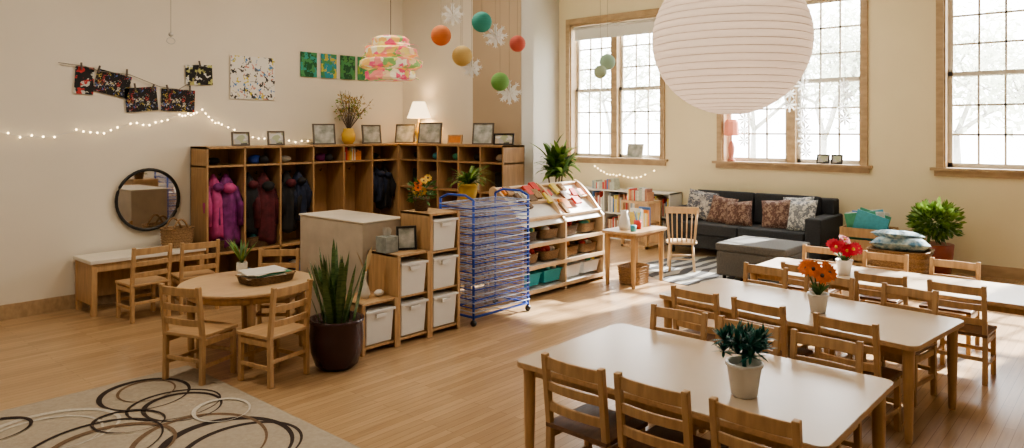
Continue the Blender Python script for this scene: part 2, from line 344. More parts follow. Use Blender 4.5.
# ---------------------------------------------------------------- cubbies
H=1.57
def cubby(name,L,n,loc,rz,dep=.38):
    mb=MB(); w=L/n; m=WOODD     # local: x length, y 0 (front) .. dep(back)
    mb.b2((0,0,H-.025),(L,dep,H),m); mb.b2((0,.01,H-.225),(L,dep,H-.205),m); mb.b2((0,0,.40),(L,dep,.425),m); mb.b2((0,.03,.05),(L,dep,.07),m); mb.b2((0,.04,0),(L,.06,.07),m)
    mb.b2((0,dep-.015,0),(L,dep,H),mat('cubby_back_panel',(.44,.27,.135),.5,.15,3,(10,10,1.5)))
    for i in range(n+1):
        x=min(max(i*w,.011),L-.011); mb.b2((x-.011,0,0),(x+.011,dep,H),m)
    for i in range(n):
        for k in (.3,.7): mb.tube([(w*(i+k),dep-.02,1.25),(w*(i+k),dep-.07,1.24),(w*(i+k),dep-.08,1.27)],.006,BLACK)
        mb.b2((w*i+.011,dep-.03,1.21),(w*(i+1)-.011,dep-.015,1.28),m)
    mb.build(name,loc,rz,.002)
cubby('coat_cubby_shelf',2.62,6,(3.58,7.5,0),0)
cubby('coat_cubby_shelf',2.26,6,(6.20,7.88,0),-math.pi/2)   # faces -X
def coat(mb,c,w,h,d,m,rz=0,hood=None):
    # folds: angular ripples deepening towards the hem, asymmetric shoulders
    N=36;K=12; vs=[];fs=[]; ph=U(0,6); ph2=U(0,6); sl=U(-.12,.12)
    for k in range(K+1):
        t=k/K; env=(.10+.90*min(1,t*2.6)**.75)*(1-.10*t)
        for j in range(N):
            a=2*math.pi*j/N; rip=1+(.05+.10*t)*math.sin(5*a+ph+2*t)+.05*math.sin(9*a+ph2-3*t)
            x=math.cos(a)*w/2*env*rip+sl*w*t; y=math.sin(a)*d/2*env*rip
            vs.append((c[0]+x*math.cos(rz)-y*math.sin(rz),c[1]+x*math.sin(rz)+y*math.cos(rz),c[2]-h*t*(1+.04*math.sin(3*a+ph))))
    for k in range(K):
        for j in range(N): fs.append((k*N+j,(k+1)*N+j,(k+1)*N+(j+1)%N,k*N+(j+1)%N))
    fs.append(tuple(range(N))); fs.append(tuple(K*N+j for j in range(N-1,-1,-1))); mb.add(vs,fs,m,True)
    # hood folded forward below the loop
    ax=Vector((math.cos(rz),math.sin(rz),0)); fw=Vector((math.sin(rz),-math.cos(rz),0))
    hc=Vector(c)+fw*d*.42+Vector((0,0,-h*.2)); mb.ball(hc,w*.26,hood or m,(1.0,.7,.75),14,.12)
    for sg in (-1,1):
        p=Vector(c)+Vector((0,0,-h*.2))+fw*.02; mb.tube([p+ax*sg*w*.28,p+ax*sg*w*.46+fw*.05+Vector((0,0,-h*.25)),p+ax*sg*w*U(.3,.45)+fw*.06+Vector((0,0,-h*U(.5,.62)))],[.045,.05,.036],m,10)
PUR=mat('purple_coat',(.24,.04,.22),.7,.5,14,bump=.4); MAR=mat('maroon_coat',(.12,.02,.03),.8,.5,14,bump=.4); NAV=mat('navy_coat',(.02,.03,.07),.8,.4,14,bump=.4); BLK=mat('dark_coat',(.02,.02,.022),.8,.3,14,bump=.4); PNK=mat('pink_lining',(.55,.09,.28),.7,.3,14)
for (x,w,h,m,hd) in ((3.72,.24,.70,PNK,PUR),(3.86,.30,.78,PUR,PNK),(4.13,.24,.66,BLK,MAR),(4.30,.30,.80,MAR,BLK),(4.60,.26,.70,BLK,MAR),(4.75,.22,.6,NAV,BLK),(5.92,.22,.45,NAV,NAV),(6.06,.2,.55,BLK,NAV)):
    mb=MB(); coat(mb,(x,7.64+U(-.02,.02),1.27),w,h,.24,m,U(-.15,.15),hd); mb.build('hanging_coat')
for (x,ww) in ((3.79,.36),(4.23,.36)):
    mb=MB(); basket(mb,(x,7.68,.427),ww,.28,.12,WICKD,[BOOKC[5],PUR,BLK]); mb.build('storage_basket')
mb=MB()
for i in range(16):
    x=3.65+U(0,2.4); 
    if R()<.5: mb.ball((x,7.7,.14),.07,random.choice([BLK,NAV,BOOKC[4],BOOKC[5]]),(1.3,1,.8),8,.15)
    else: mb.box((x,7.7,.13),(.10,.24,.1),random.choice([BLK,MAR,BOOKC[1]]))
mb.build('shoe_pile')
mb=MB()
for i in range(6):
    x=3.58+.4367*(i+.5)
    if i in(1,3): 
        mb.ball((x,7.68,1.415),.065,random.choice([NAV,PUR,BLUE]),(1.4,1,.8),10,.2); mb.ball((x+.07,7.62,1.41),.06,BLK,(1,1,.9),10,.2)
    elif i in(4,): books(mb,x-.15,x+.1,7.6,1.367,.2,'x',(.1,.17))
    else: mb.ball((x-.05,7.7,1.41),.055,random.choice([BLK,MAR,BOOKC[4]]),(1.5,1,.7),10,.2)
mb.build('cubby_clothes_pile')
mb=MB()
for i,y in enumerate((5.81,6.18,6.56,6.94,7.31)):
    m=[BOOKC[4],BLK,BOOKC[3],BOOKC[5],BLK][i]; mb.ball((6.38,y,1.415),.06,m,(1,1.4,.8),10,.2)
    mb.box((6.38,y-.03,1.12),(.16,.20,.20) if i%2 else (.1,.18,.24),[BLK,BOOKC[4],MAR,WICKD,BLK][i])
    mb.box((6.38,y,1.0+.0),(.34,.35,.02),WOODD)
mb.build('cubby_bag_pile')
# frames
def frame(x,y,z,w,h,rz,pic,fr=BLACK,lean=.15,name='picture_frame',t=.018):
    mb=MB(); 
    def P(a,b,c): # local tilt
        return (a, b+c*math.sin(lean), c*math.cos(lean))
    def fb(x0,x1,z0,z1,m,yy0,yy1):
        vs=[P(x0,yy0,z0),P(x1,yy0,z0),P(x1,yy1,z0),P(x0,yy1,z0),P(x0,yy0,z1),P(x1,yy0,z1),P(x1,yy1,z1),P(x0,yy1,z1)]
        mb.add(vs,[(3,2,1,0),(4,5,6,7),(0,1,5,4),(1,2,6,5),(2,3,7,6),(3,0,4,7)],m)
    fb(-w/2,w/2,0,t,fr,-.01,.01); fb(-w/2,w/2,h-t,h,fr,-.01,.01); fb(-w/2,-w/2+t,t,h-t,fr,-.01,.01); fb(w/2-t,w/2,t,h-t,fr,-.01,.01)
    fb(-w/2+t,w/2-t,t,h-t,pic,-.002,.004)
    if lean: fb(-.01,.01,0,h*.6,fr,.03,.035) 
    mb.build(name,(x,y,z),rz)
PH=vormat('photo_print',[(.5,.5,.5),(.25,.3,.35),(.6,.55,.45),(.12,.12,.12),(.45,.5,.35),(.7,.7,.68)],16)
PHL=mat('photo_pale',(.66,.66,.64),.4,.5,9,col2=(.26,.29,.26))
G=mat('grey_frame',(.13,.11,.09),.4)
for (x,w,h,p) in ((4.05,.2,.16,PH),(4.49,.2,.17,PH),(5.15,.29,.26,PHL),(5.88,.27,.25,PHL)): frame(x,7.66,H+.001,w,h,-.2,p,G)
for (y,w,h,p) in ((7.6,.30,.26,PHL),(7.1,.34,.28,PHL),(6.13,.28,.27,PHL),(5.78,.26,.14,PH)): frame(6.38,y,H+.001,w,h,-math.pi/2+.35,p,G if h>.2 else BLACK)
frame(6.38,6.62,H+.001,.22,.12,-math.pi/2+.2,BOOKC[6],WOOD)
# vase with branches
mb=MB(); c=(5.52,7.68,H)
mb.lathe(c,[(.05,0),(.085,.05),(.09,.12),(.065,.18),(.07,.20),(.055,.19),(.05,.1)],YEL,20)
FL=mat('dry_blossom',(.50,.36,.12),.7,.4,30)
for i in range(44):
    a=U(0,6.3); s=U(.1,.95); L=U(.28,.55); d=Vector((math.cos(a)*s,math.sin(a)*s*.35,1)).normalized(); p=Vector(c)+Vector((0,0,.17)); q=p+d*L
    if q.y>7.85: d.y=0.1; q=p+d*L
    mb.tube([p,p+d*L*.5,q],[.003,.003,.002],BARK,4); mb.bush(p+d*L*.8,.06,10,.04,FL if i%3 else LGREEN)
mb.build('blossom_branch_vase')
# lamps
SH=mat('cream_lampshade',(.9,.75,.5),.8,emit=2.0,emc=(1,.75,.45)); SHP=mat('pink_lampshade',(.75,.28,.2),.8,.1,emit=.15,emc=(1,.35,.2))
def lamp(name,c,s,sh,base,bulb=0):
    mb=MB(); mb.lathe(c,[(.07*s,0),(.07*s,.015*s),(.025*s,.04*s),(.05*s,.12*s),(.055*s,.17*s),(.02*s,.24*s),(.01*s,.30*s),(.01*s,.42*s)],base,20)
    mb.lathe(c,[(.16*s,.34*s),(.13*s,.42*s),(.09*s,.54*s),(.08*s,.56*s)],sh,24,caps=False); o=mb.build(name)
    if bulb:
        l=bpy.data.lights.new(name+'_bulb','POINT'); l.energy=bulb; l.color=(1,.7,.4); l.shadow_soft_size=.05; q=bpy.data.objects.new(name+'_bulb',l); bpy.context.scene.collection.objects.link(q); q.location=(c[0],c[1],c[2]+.47*s); q.parent=o
lamp('table_lamp',(6.42,7.35,H),1.0,SH,YEL,6)
mb=MB(); c=(X1+.0,4.66,ZB+.006)
mb.lathe(c,[(.06,0),(.06,.02),(.03,.04),(.045,.14),(.05,.2),(.03,.28),(.012,.3),(.012,.42)],mat('pink_ceramic',(.55,.22,.17),.35,.1),20)
mb.lathe(c,[(.10,.38),(.11,.40),(.10,.58),(.075,.62)],SHP,10,smooth=False); mb.build('pink_table_lamp')
# wall art
WY=7.885
K_=(.012,.012,.014)
INK=vormat('dark_drawing',[K_]*9+[(.4,.05,.05),K_,(.5,.5,.45),K_,(.1,.15,.4),K_,(.5,.4,.1)],50)
def art(x,z,w,h,m,rot=0,name='childrens_drawing',border=None):
    mb=MB(); mb.box((0,0,0),(w,.004,h),CERW if border else m)
    if border: mb.box((0,-.003,0),(w*.93,.003,h*.91),m)
    o=mb.build(name,(x,WY,z)); o.rotation_euler=(0,rot,0)
    return o
art(2.53,2.24,.17,.27,vormat('red_drawing',[K_,K_,(.5,.05,.05),(.6,.6,.55),K_],22),.05)
art(2.79,2.22,.33,.23,INK,.22); art(3.07,2.07,.32,.25,INK,-.1); art(3.45,2.07,.36,.24,INK,.03)
art(3.68,2.36,.30,.22,vormat('bw_drawing',[K_,K_,K_,(.7,.7,.68),(.5,.5,.2),K_],26),-.05)
WW=(.80,.78,.72)
SPL=vormat('splatter_painting',[WW]*11+[(.05,.05,.05),(.6,.3,.25),WW,(.65,.55,.1),(.1,.25,.5),(.15,.15,.15)],30)
art(4.32,2.36,.56,.5,SPL,0)
for i,(x,c1,c2) in enumerate(((5.07,(.02,.12,.05),(.05,.35,.3)),(5.365,(.03,.3,.4),(.55,.5,.1)),(5.656,(.02,.10,.05),(.1,.3,.1)),(5.93,(.05,.25,.12),(.3,.45,.1)))):
    art(x,2.57,.235,.31,vormat('nature_painting_%d'%i,[c1,c2,c1,(.08,.3,.12)],24),0,'small_canvas_painting')
mb=MB()
pts=[(2.3,2.40),(2.53,2.38),(2.66,2.34),(2.95,2.32),(3.25,2.21),(3.45,2.19),(3.62,2.30),(3.68,2.47)]
mb.tube([(x,WY-.012,z) for x,z in pts],.004,STRING,5)
for x,z in ((2.5,2.38),(2.66,2.36),(2.92,2.34),(3.0,2.2),(3.18,2.2),(3.33,2.2),(3.57,2.2),(3.68,2.48)): mb.box((x,WY-.015,z),(.014,.016,.07),BARK,(0,U(-.3,.3),0))
mb.build('clothesline_with_pegs')
BULB=mat('fairy_bulb',(1,.8,.5),.4,emit=9,emc=(1,.72,.38))
def fairy(name,pts,n):
    mb=MB(); P=[]
    for k in range(len(pts)-1):
        a,b=Vector(pts[k]),Vector(pts[k+1])
        for i in range(8):
            t=i/8; p=a.lerp(b,t); p.z-=.10*math.sin(math.pi*t)*(a-b).length; P.append(p)
    P.append(Vector(pts[-1])); mb.tube(P,.003,WHITE,4)
    for i in range(n):
        p=P[int(i*(len(P)-1)/(n-1))]; mb.ball(p+Vector((0,-.01,U(-.015,.015))),.009,BULB,n=6)
    mb.build(name)
fairy('fairy_lights',[(1.7,WY-.02,1.78),(2.45,WY-.02,1.74),(2.95,WY-.02,1.82),(3.45,WY-.02,1.92),(3.70,WY-.02,1.97),(4.0,WY-.02,1.78),(4.6,WY-.02,1.66),(5.3,WY-.02,1.70)],50)
fairy('window_fairy_lights',[(X1-.05,7.1,1.12),(X1-.05,6.6,1.0),(X1-.05,5.95,1.1)],16)
# ---------------------------------------------------------------- stepped bin unit
mb=MB(); xs=[3.39,3.74,4.09,4.44]; ya,yb=4.55,4.93; hs=[.40,.735,1.04]
for i in range(3):
    h=hs[i]; x0,x1=xs[i],xs[i+1]
    mb.b2((x0,ya,h-.02),(x1,yb,h),WOOD); mb.b2((x0,ya,.04),(x1,yb,.06),WOOD); mb.b2((x0,yb-.01,0),(x1,yb,h),WOOD)
    mb.b2((x0,ya,0),(x0+.02,yb,h),WOOD); mb.b2((x1-.02,ya,0),(x1,yb,h),WOOD)
    for x in (x0,x1-.03): mb.b2((x,ya-.012,0),(x+.03,ya,h),WOOD)
    for k in range(1,i+1): mb.b2((x0,ya,.06+k*.32),(x1,yb,.075+k*.32),WOOD)
    for k in range(i+1):
        z0=.07+k*.325; xa,xb=x0+.04,x1-.04; hh=.255
        mb.box(((xa+xb)/2,ya+.16,z0+hh/2),(xb-xa,.34,hh),PLW,taper=.9); mb.box(((xa+xb)/2,ya+.16,z0+hh),(xb-xa+.02,.37,.02),PLW)
        mb.box(((xa+xb)/2,ya-.02,z0+hh-.035),(.10,.015,.03),PLW)
mb.build('stepped_bin_shelf',bevel=.003)
mb=MB(); CL=mat('marbled_paper_cover',(.60,.53,.44),.6,.15,6)
mb.b2((3.7,4.95,0),(4.16,5.9,.96),CL); mb.b2((3.69,4.94,.96),(4.17,5.91,.975),mat('pale_top_cover',(.74,.68,.59),.5,.08,5))
mb.build('covered_cabinet',bevel=.006)
# tissue box, frame, shell
mb=MB(); mb.box((3.80,4.75,.737+.065),(.13,.13,.13),mat('tissue_box_blue',(.35,.38,.36),.6,.3,20)); 
for i in range(5): a=U(0,6.3); mb.leaf((3.80,4.75,.865),(math.cos(a)*.3,math.sin(a)*.3,1),.09,.07,.8,CERW,4)
mb.build('tissue_box')
frame(3.97,4.70,.737,.17,.20,-.5,PHL,BLACK)
mb=MB(); c=(3.55,4.72,.401); mb.lathe(c,[(.03,0),(.045,.03),(.03,.09),(.012,.13),(.014,.2),(.02,.21)],CERW,14); mb.ball((3.66,4.68,.43),.035,CERW,(1.3,1,.8),10,.2)
mb.leaf((3.55,4.72,.6),(.3,0,1),.22,.05,.3,mat('dry_pod',(.5,.36,.2),.7),5); mb.leaf((3.55,4.72,.6),(-.3,.1,1),.2,.04,.4,mat('dry_pod',(.5,.36,.2)),5)
mb.build('bud_vase')
# snake plant
mb=MB(); c=(3.13,4.5,0); POT=mat('maroon_glazed_pot',(.055,.02,.022),.22,.2,4)
mb.lathe(c,[(.12,0),(.155,.03),(.185,.12),(.195,.24),(.19,.33),(.2,.345),(.2,.365),(.18,.365),(.175,.32),(.001,.31)],POT,36)
for i in range(48):
    a=U(0,6.28); rr=U(0,.12); le=U(.03,.42) ; d=(math.cos(a)*le,math.sin(a)*le,1)
    mb.leaf((c[0]+math.cos(a)*rr,c[1]+math.sin(a)*rr,.30),d,U(.30,.70)*(1-.3*le),U(.03,.055),U(-.15,.15),DGREEN,7,tw=(math.cos(a+1.5+U(-.8,.8)),math.sin(a+1.5+U(-.8,.8)),0))
mb.build('potted_snake_plant')
# spider plant on a tall stand behind the rack & flower pot
mb=MB(); c=(5.12,5.12,0); mb.b2((c[0]-.16,c[1]-.14,.995),(c[0]+.16,c[1]+.14,1.02),WOOD)
for sx in(-1,1):
    for sy in(-1,1): mb.b2((c[0]+sx*.14-.015,c[1]+sy*.12-.015,0),(c[0]+sx*.14+.015,c[1]+sy*.12+.015,.995),WOOD)
mb.b2((c[0]-.15,c[1]-.13,.3),(c[0]+.15,c[1]+.13,.32),WOOD); mb.build('plant_stand')
mb=MB(); c=(5.12,5.12,1.021); s_=1.3; mb.lathe(c,[(.05*s_,0),(.07*s_,.08*s_),(.075*s_,.13*s_),(.08*s_,.13*s_),(.08*s_,.15*s_),(.068*s_,.15*s_),(.06*s_,.12*s_),(.001,.11*s_)],YEL,24)
for i in range(110): a=U(0,6.3); mb.leaf((c[0],c[1],c[2]+.17),(math.cos(a)*U(.4,1.3),math.sin(a)*U(.4,1.3),1),U(.2,.36),.020,U(1.0,1.9),LGREEN if i%2 else GREEN,7)
mb.build('potted_spider_plant')
mb=MB(); c=(4.22,4.80,1.041); mb.lathe(c,[(.055,0),(.07,.1),(.075,.1),(.07,.12),(.055,.11),(.001,.1)],WICKD,20); mb.bush((c[0],c[1],c[2]+.17),.11,150,.05,GREEN)
for i in range(10): mb.flower((c[0]+U(-.11,.11),c[1]+U(-.1,.05),c[2]+U(.15,.29)),.038,(U(-1,0),-1,U(0,1)),ORANGE if i%2 else YEL,BARK,8)
mb.build('potted_marigolds')
# ---------------------------------------------------------------- drying rack
mb=MB(); xa,xb,ya,yb=4.57,5.32,4.5,4.93
for x in (xa,xb):
    for y in (ya,yb): mb.cyl((x,y,.06),(x,y,1.12),.012,BLUE); mb.ball((x,y,.03),.03,BLACK,n=10)
    mb.tube([(x,ya,.08),(x,yb,.08)],.011,BLUE); mb.tube([(x,ya,1.12),(x,ya+.1,1.16),(x,yb-.1,1.16),(x,yb,1.12)],.011,BLUE,8)
for y in (ya,yb): mb.tube([(xa,y,.08),(xb,y,.08)],.011,BLUE); 
WIRE=mat('pale_blue_wire',(.55,.62,.80),.35)
for k in range(25):
    z=.12+k*.040; m=BLUE if k%2 else WIRE; sl=U(-.010,.016)
    mb.tube([(xa-.01,ya-.02,z+sl),(xb,ya-.02,z),(xb,yb,z),(xa-.01,yb,z+sl)],.0055,m,6,True)
    for i in range(1,9): x=xa+(xb-xa)*i/9; mb.tube([(x,ya-.02,z+.004+sl*(1-i/9)),(x,yb,z+.004+sl*(1-i/9))],.0026,WIRE,4)
mb.build('art_drying_rack')
# ---------------------------------------------------------------- display shelf
LW=mat('pale_pine',(.72,.52,.32),.4,.1,3,(10,10,1.5))
mb=MB(); xa,xb,ya,yb=5.6,7.05,4.8,5.27
def endp(x):
    prof=[(ya,0),(yb,0),(yb,1.12)]+[(yb-.05-(yb-ya-.08)*t,1.15-.36*(t**1.4)) for t in [i/8 for i in range(9)]]+[(ya,.76)]
    N=len(prof); vs=[(x-.014,p[0],p[1]) for p in prof]+[(x+.014,p[0],p[1]) for p in prof]
    mb.add(vs,[tuple(range(N)),tuple(range(2*N-1,N-1,-1))]+[(i,N+i,N+(i+1)%N,(i+1)%N) for i in range(N)],LW)
endp(xa); endp(xb); endp((xa+xb)/2)
for z in (.08,.33,.56): mb.box(((xa+xb)/2,(ya+yb)/2,z),(xb-xa,yb-ya,.018),WHITE,(.10,0,0)); mb.b2((xa,ya-.02,z-.035),(xb,ya-.005,z+.005),LW)
mb.b2((xa,yb-.01,0),(xb,yb,1.13),WHITE); mb.box(((xa+xb)/2,ya+.23,.92),(xb-xa,.56,.015),WHITE,(.72,0,0))
for t in (0,.5,1): mb.box(((xa+xb)/2,ya+.05+.36*t,.81+.30*t),(xb-xa,.02,.045),LW,(.7,0,0))
mb.build('toy_display_shelf',bevel=.003)
FILL=[BOOKC[0],BOOKC[6],BOOKC[4],BOOKC[2],BOOKC[3]]
T=mat('turquoise_plastic',(.03,.35,.40),.4)
for i in range(4):
    x=5.78+i*.36
    mb=MB(); basket(mb,(x,4.97,.575),.28,.24,.10,WICK if i%2 else WICKD,FILL); mb.build('toy_basket')
    mb=MB(); basket(mb,(x,4.97,.345),.30,.26,.10,WICK,[BOOKC[0],BOOKC[4],BOOKC[6]]); mb.build('toy_basket')
    mb=MB()
    mb.box((x,4.98,.17),(.30,.28,.12),T if i<2 else PLW,taper=.88); mb.box((x,4.98,.235),(.32,.30,.015),T if i<2 else PLW)
    for k in range(6): mb.ball((x+U(-.1,.1),4.98+U(-.1,.1),.25),.035,random.choice(BOOKC),n=8)
    mb.build('toy_bin')
mb=MB()
for i in range(20):
    x=5.70+i*.065; t=U(.1,.9); mb.box((x,ya+.06+.36*t,.85+.30*t),(U(.06,.14),U(.08,.16),.03),random.choice([BOOKC[0],BOOKC[6],BOOKC[4],WICK,WICKD,BOOKC[2],SEAT]),(.72,0,U(-.3,.3)))
mb.build('display_book_pile')
# tall plant behind
mb=MB(); c=(6.98,5.46,0); mb.lathe(c,[(.11,0),(.13,.1),(.145,.30),(.155,.33),(.13,.33),(.12,.3),(.001,.3)],mat('terracotta',(.42,.2,.11),.7,.2),28)
for i in range(6): a=U(0,6.3); mb.tube([(c[0],c[1],.3),(c[0]+math.cos(a)*.04,c[1]+math.sin(a)*.04,.8),(c[0]+math.cos(a)*.15,c[1]+math.sin(a)*.08,1.35)],[.015,.012,.006],BARK,6)
for i in range(150):
    a=U(0,6.3); mb.leaf((c[0]-.02+U(-.1,.1),c[1]-.05+U(-.04,.04),1.28+U(-.1,.1)),(math.cos(a)*U(.3,1.4),math.sin(a)*U(.15,.55),U(.2,1)),U(.2,.40),.06,U(.6,1.6),GREEN if i%3 else LGREEN,5)
mb.build('potted_schefflera')
# small table with things
table('small_wooden_table',7.12,4.42,.72,.46,.62,0,WOODH)
mb=MB(); basket(mb,(7.1,4.42,.001),.34,.28,.2,WICK,None); mb.build('floor_basket')
mb=MB(); mb.lathe((6.95,4.45,.62),[(.05,0),(.07,.05),(.05,.14),(.035,.18),(.045,.22),(.04,.21)],CERW,20); mb.tube([(7.01,4.45,.67),(7.05,4.45,.74),(7.0,4.45,.79)],.008,CERW); mb.build('white_jug')
mb=MB(); mb.lathe((7.12,4.38,.62),[(.04,0),(.045,.1),(.04,.1),(.035,.02)],BOOKC[0],18)
for i in range(10): a=U(0,6.3); mb.bar((7.12,4.38,.64),(7.12+.05*math.cos(a),4.38+.05*math.sin(a),.82),.007,.007,random.choice(BOOKC))
mb.build('pencil_cup')
mb=MB(); books(mb,7.2,7.42,4.4,.62,.15,'x',(.15,.22)); mb.lathe((6.9,4.3,.62),[(.03,0),(.035,.07),(.03,.07)],BOOKC[5],14); mb.build('book_row')
# spindle chair
mb=MB(); cx,cy=8.15,4.38
for sx in(-1,1):
    mb.cyl((sx*.15,-.17,0),(sx*.13,-.13,.34),.016,LW); mb.cyl((sx*.16,.17,0),(sx*.14,.13,.34),.016,LW); mb.cyl((sx*.15,-.14,.34),(sx*.18,-.2,.76),.015,LW)
mb.lathe((0,0,.33),[(.17,0),(.19,.01),(.19,.025),(.17,.03)],LW,28,1,.95,4)
for i in range(-2,3): mb.cyl((i*.055,-.145,.35),(i*.06,-.2,.74),.008,LW)
mb.bar((-.20,-.2,.76),(.20,-.2,.76),.02,.08,LW); mb.cyl((-.14,-.15,.15),(.14,-.15,.15),.008,LW); mb.cyl((-.14,.15,.15),(.14,.15,.15),.008,LW)
mb.build('spindle_chair',(cx,cy,.009),D(-60))
# book rack under window 1
mb=MB(); mb.b2((9.78,5.45,0),(10.16,7.3,.03),WHITE)
for z in (.02,.40,.76): mb.b2((9.78,5.45,z),(10.16,7.3,z+.02),WHITE)
for y in (5.45,6.05,6.65,7.28): mb.b2((9.78,y,0),(10.16,y+.02,.78),WHITE)
mb.b2((10.14,5.45,0),(10.16,7.3,.78),WHITE); mb.build('low_bookcase')
mb=MB(); PB=PALEB+[BOOKC[0],BOOKC[1],BOOKC[2]]
for a,bb in ((5.5,6.0),(6.1,6.6),(6.7,7.25)):
    books(mb,a,bb,9.82,.04,.25,'y',(.25,.34),PB); books(mb,a,bb,9.82,.42,.25,'y',(.2,.32),PB)
books(mb,6.5,6.9,9.85,.78,.2,'y',(.10,.18),PB); mb.build('picture_book_row')
frame(X1+.02,6.35,ZB+.008,.30,.24,-math.pi/2,PHL,WHITE,.2); frame(X1+.02,3.35,ZB+.008,.17,.13,-math.pi/2,PH,BLACK,.2); frame(X1+.02,3.17,ZB+.008,.15,.13,-math.pi/2,PH,BLACK,.2)
# wooden side cabinet by sofa
mb=MB(); mb.b2((9.2,5.5,0),(9.62,5.95,.04),WOOD); mb.b2((9.2,5.5,.66),(9.62,5.95,.69),WOOD)
for x,y in ((9.2,5.5),(9.58,5.5),(9.2,5.91),(9.58,5.91)): mb.b2((x,y,0),(x+.04,y+.04,.66),WOOD)
mb.b2((9.21,5.52,.35),(9.61,5.93,.37),WOOD); mb.b2((9.59,5.5,0),(9.61,5.95,.66),WOOD); mb.build('wooden_side_table')
mb=MB(); books(mb,5.55,5.9,9.3,.69,.2,'y',(.12,.2),PB); mb.build('magazine_row')
# ---------------------------------------------------------------- sofa
mb=MB(); xa,xb,ya,yb=9.2,10.08,3.04,5.2
mb.b2((xa+.02,ya+.05,.10),(xb,yb-.05,.30),SOFA); mb.b2((xb-.22,ya+.05,.2),(xb,yb-.05,.84),SOFA)
for y0,y1 in ((ya,ya+.2),(yb-.2,yb)): mb.b2((xa,y0,.10),(xb,y1,.64),SOFA)
L=(yb-ya-.4)/2
for i in range(2):
    y0=ya+.2+L*i; mb.b2((xa-.02,y0+.006,.30),(xb-.2,y0+L-.006,.45),SOFA); mb.box((xb-.28,y0+L/2,.66),(.17,L-.02,.42),SOFA,(0,.15,0))
for x in (xa+.08,xb-.08):
    for y in (ya+.08,yb-.08): mb.cyl((x,y,0),(x,y,.11),.025,BLACK)
mb.build('charcoal_sofa',bevel=.045,seg=4)
PT=[vormat('floral_cushion',[(.35,.34,.33),(.08,.09,.12),(.5,.48,.45),(.12,.13,.17),(.3,.3,.32)],32),vormat('brown_cushion',[(.10,.05,.04),(.28,.2,.16),(.13,.07,.06)],40),vormat('grey_leaf_cushion',[(.2,.22,.25),(.55,.55,.52),(.15,.17,.2)],36)]
for (x,y,z,s,k,a) in ((9.62,4.85,.66,.44,0,.2),(9.55,4.50,.62,.40,1,-.1),(9.48,4.22,.60,.36,1,.15),(9.55,3.72,.62,.42,1,.1),(9.6,3.48,.66,.44,2,-.15),(9.45,3.36,.64,.42,2,-.3)):
    mb=MB(); mb.pillow((0,0,0),s,s,.15,PT[k],(D(90),0,0)); o=mb.build('throw_pillow',(x,y,z)); o.rotation_euler=Euler((D(-22),D(U(-8,8)),D(-90)+a))
mb=MB(); mb.b2((7.8,2.95,.08),(8.55,3.75,.36),OTT); mb.b2((7.79,2.94,.36),(8.56,3.76,.45),OTT)
for x in(7.87,8.48):
    for y in (3.02,3.68): mb.cyl((x,y,.008),(x,y,.09),.022,BLACK)
mb.build('ottoman',bevel=.03,seg=3)
# patterned rug under ottoman
rm=bpy.data.materials.new('swirl_rug'); rm.use_nodes=True; nt=rm.node_tree; b=nt.nodes['Principled BSDF']; b.inputs['Roughness'].default_value=.95
tc=nt.nodes.new('ShaderNodeTexCoord'); wv=nt.nodes.new('ShaderNodeTexWave'); wv.wave_type='RINGS'; wv.inputs['Scale'].default_value=1.6; wv.inputs['Distortion'].default_value=5; wv.inputs['Detail'].default_value=1; wv.inputs['Detail Scale'].default_value=1
cr=nt.nodes.new('ShaderNodeValToRGB'); cr.color_ramp.interpolation='CONSTANT'; cr.color_ramp.elements[0].color=(.07,.07,.075,1); cr.color_ramp.elements[1].position=.5; cr.color_ramp.elements[1].color=(.36,.35,.32,1)
nt.links.new(tc.outputs['Object'],wv.inputs[0]); nt.links.new(wv.outputs['Fac'],cr.inputs[0]); nt.links.new(cr.outputs[0],b.inputs['Base Color'])
mb=MB(); mb.lathe((0,0,0),[(1.05,0),(1.06,.004),(1.05,.008)],rm,60,smooth=False); mb.build('round_patterned_rug',(8.42,3.9,0))
# right corner: crate w/ books, basket, plant
mb=MB(); xa,xb,ya,yb=9.3,9.75,2.3,2.85
for z in (.03,.17,.31,.45):
    mb.b2((xa,ya,z),(xa+.015,yb,z+.11),WOOD); mb.b2((xb-.015,ya,z),(xb,yb,z+.11),WOOD); mb.b2((xa,ya,z),(xb,ya+.015,z+.11),WOOD); mb.b2((xa,yb-.015,z),(xb,yb,z+.11),WOOD)
mb.b2((xa,ya,.0),(xb,yb,.02),WOOD)
for i in range(9): mb.box((xa+.05+i*.042,2.57+U(-.05,.05),.58),(.012,.36,.34),[BOOKC[5],BOOKC[3],BOOKC[8],BOOKC[4],BOOKC[1]][i%5],(U(-.3,.3),-.15,0))
mb.build('book_crate')
mb=MB(); basket(mb,(8.9,2.08,0),.5,.6,.42,WICK); BC=mat('blue_patterned_cloth',(.08,.2,.32),.8,.5,18,col2=(.5,.6,.6))
mb.pillow((8.9,2.08,.48),.5,.6,.16,BC,(0,.1,.2)); mb.pillow((8.88,2.11,.58),.4,.4,.1,BC,(.1,.1,.8)); mb.build('basket_of_cushions')
mb=MB(); c=(9.6,1.88,0); mb.lathe(c,[(.15,0),(.18,.2),(.2,.42),(.17,.42),(.001,.4)],mat('red_pot',(.30,.07,.04),.4,.2),24); mb.bush((c[0],c[1],.70),.23,700,.09,LGREEN,(1.1,1.1,.8)); mb.bush((c[0],c[1],.66),.22,400,.09,GREEN,(1.1,1.1,.8)); mb.build('potted_bushy_fern')
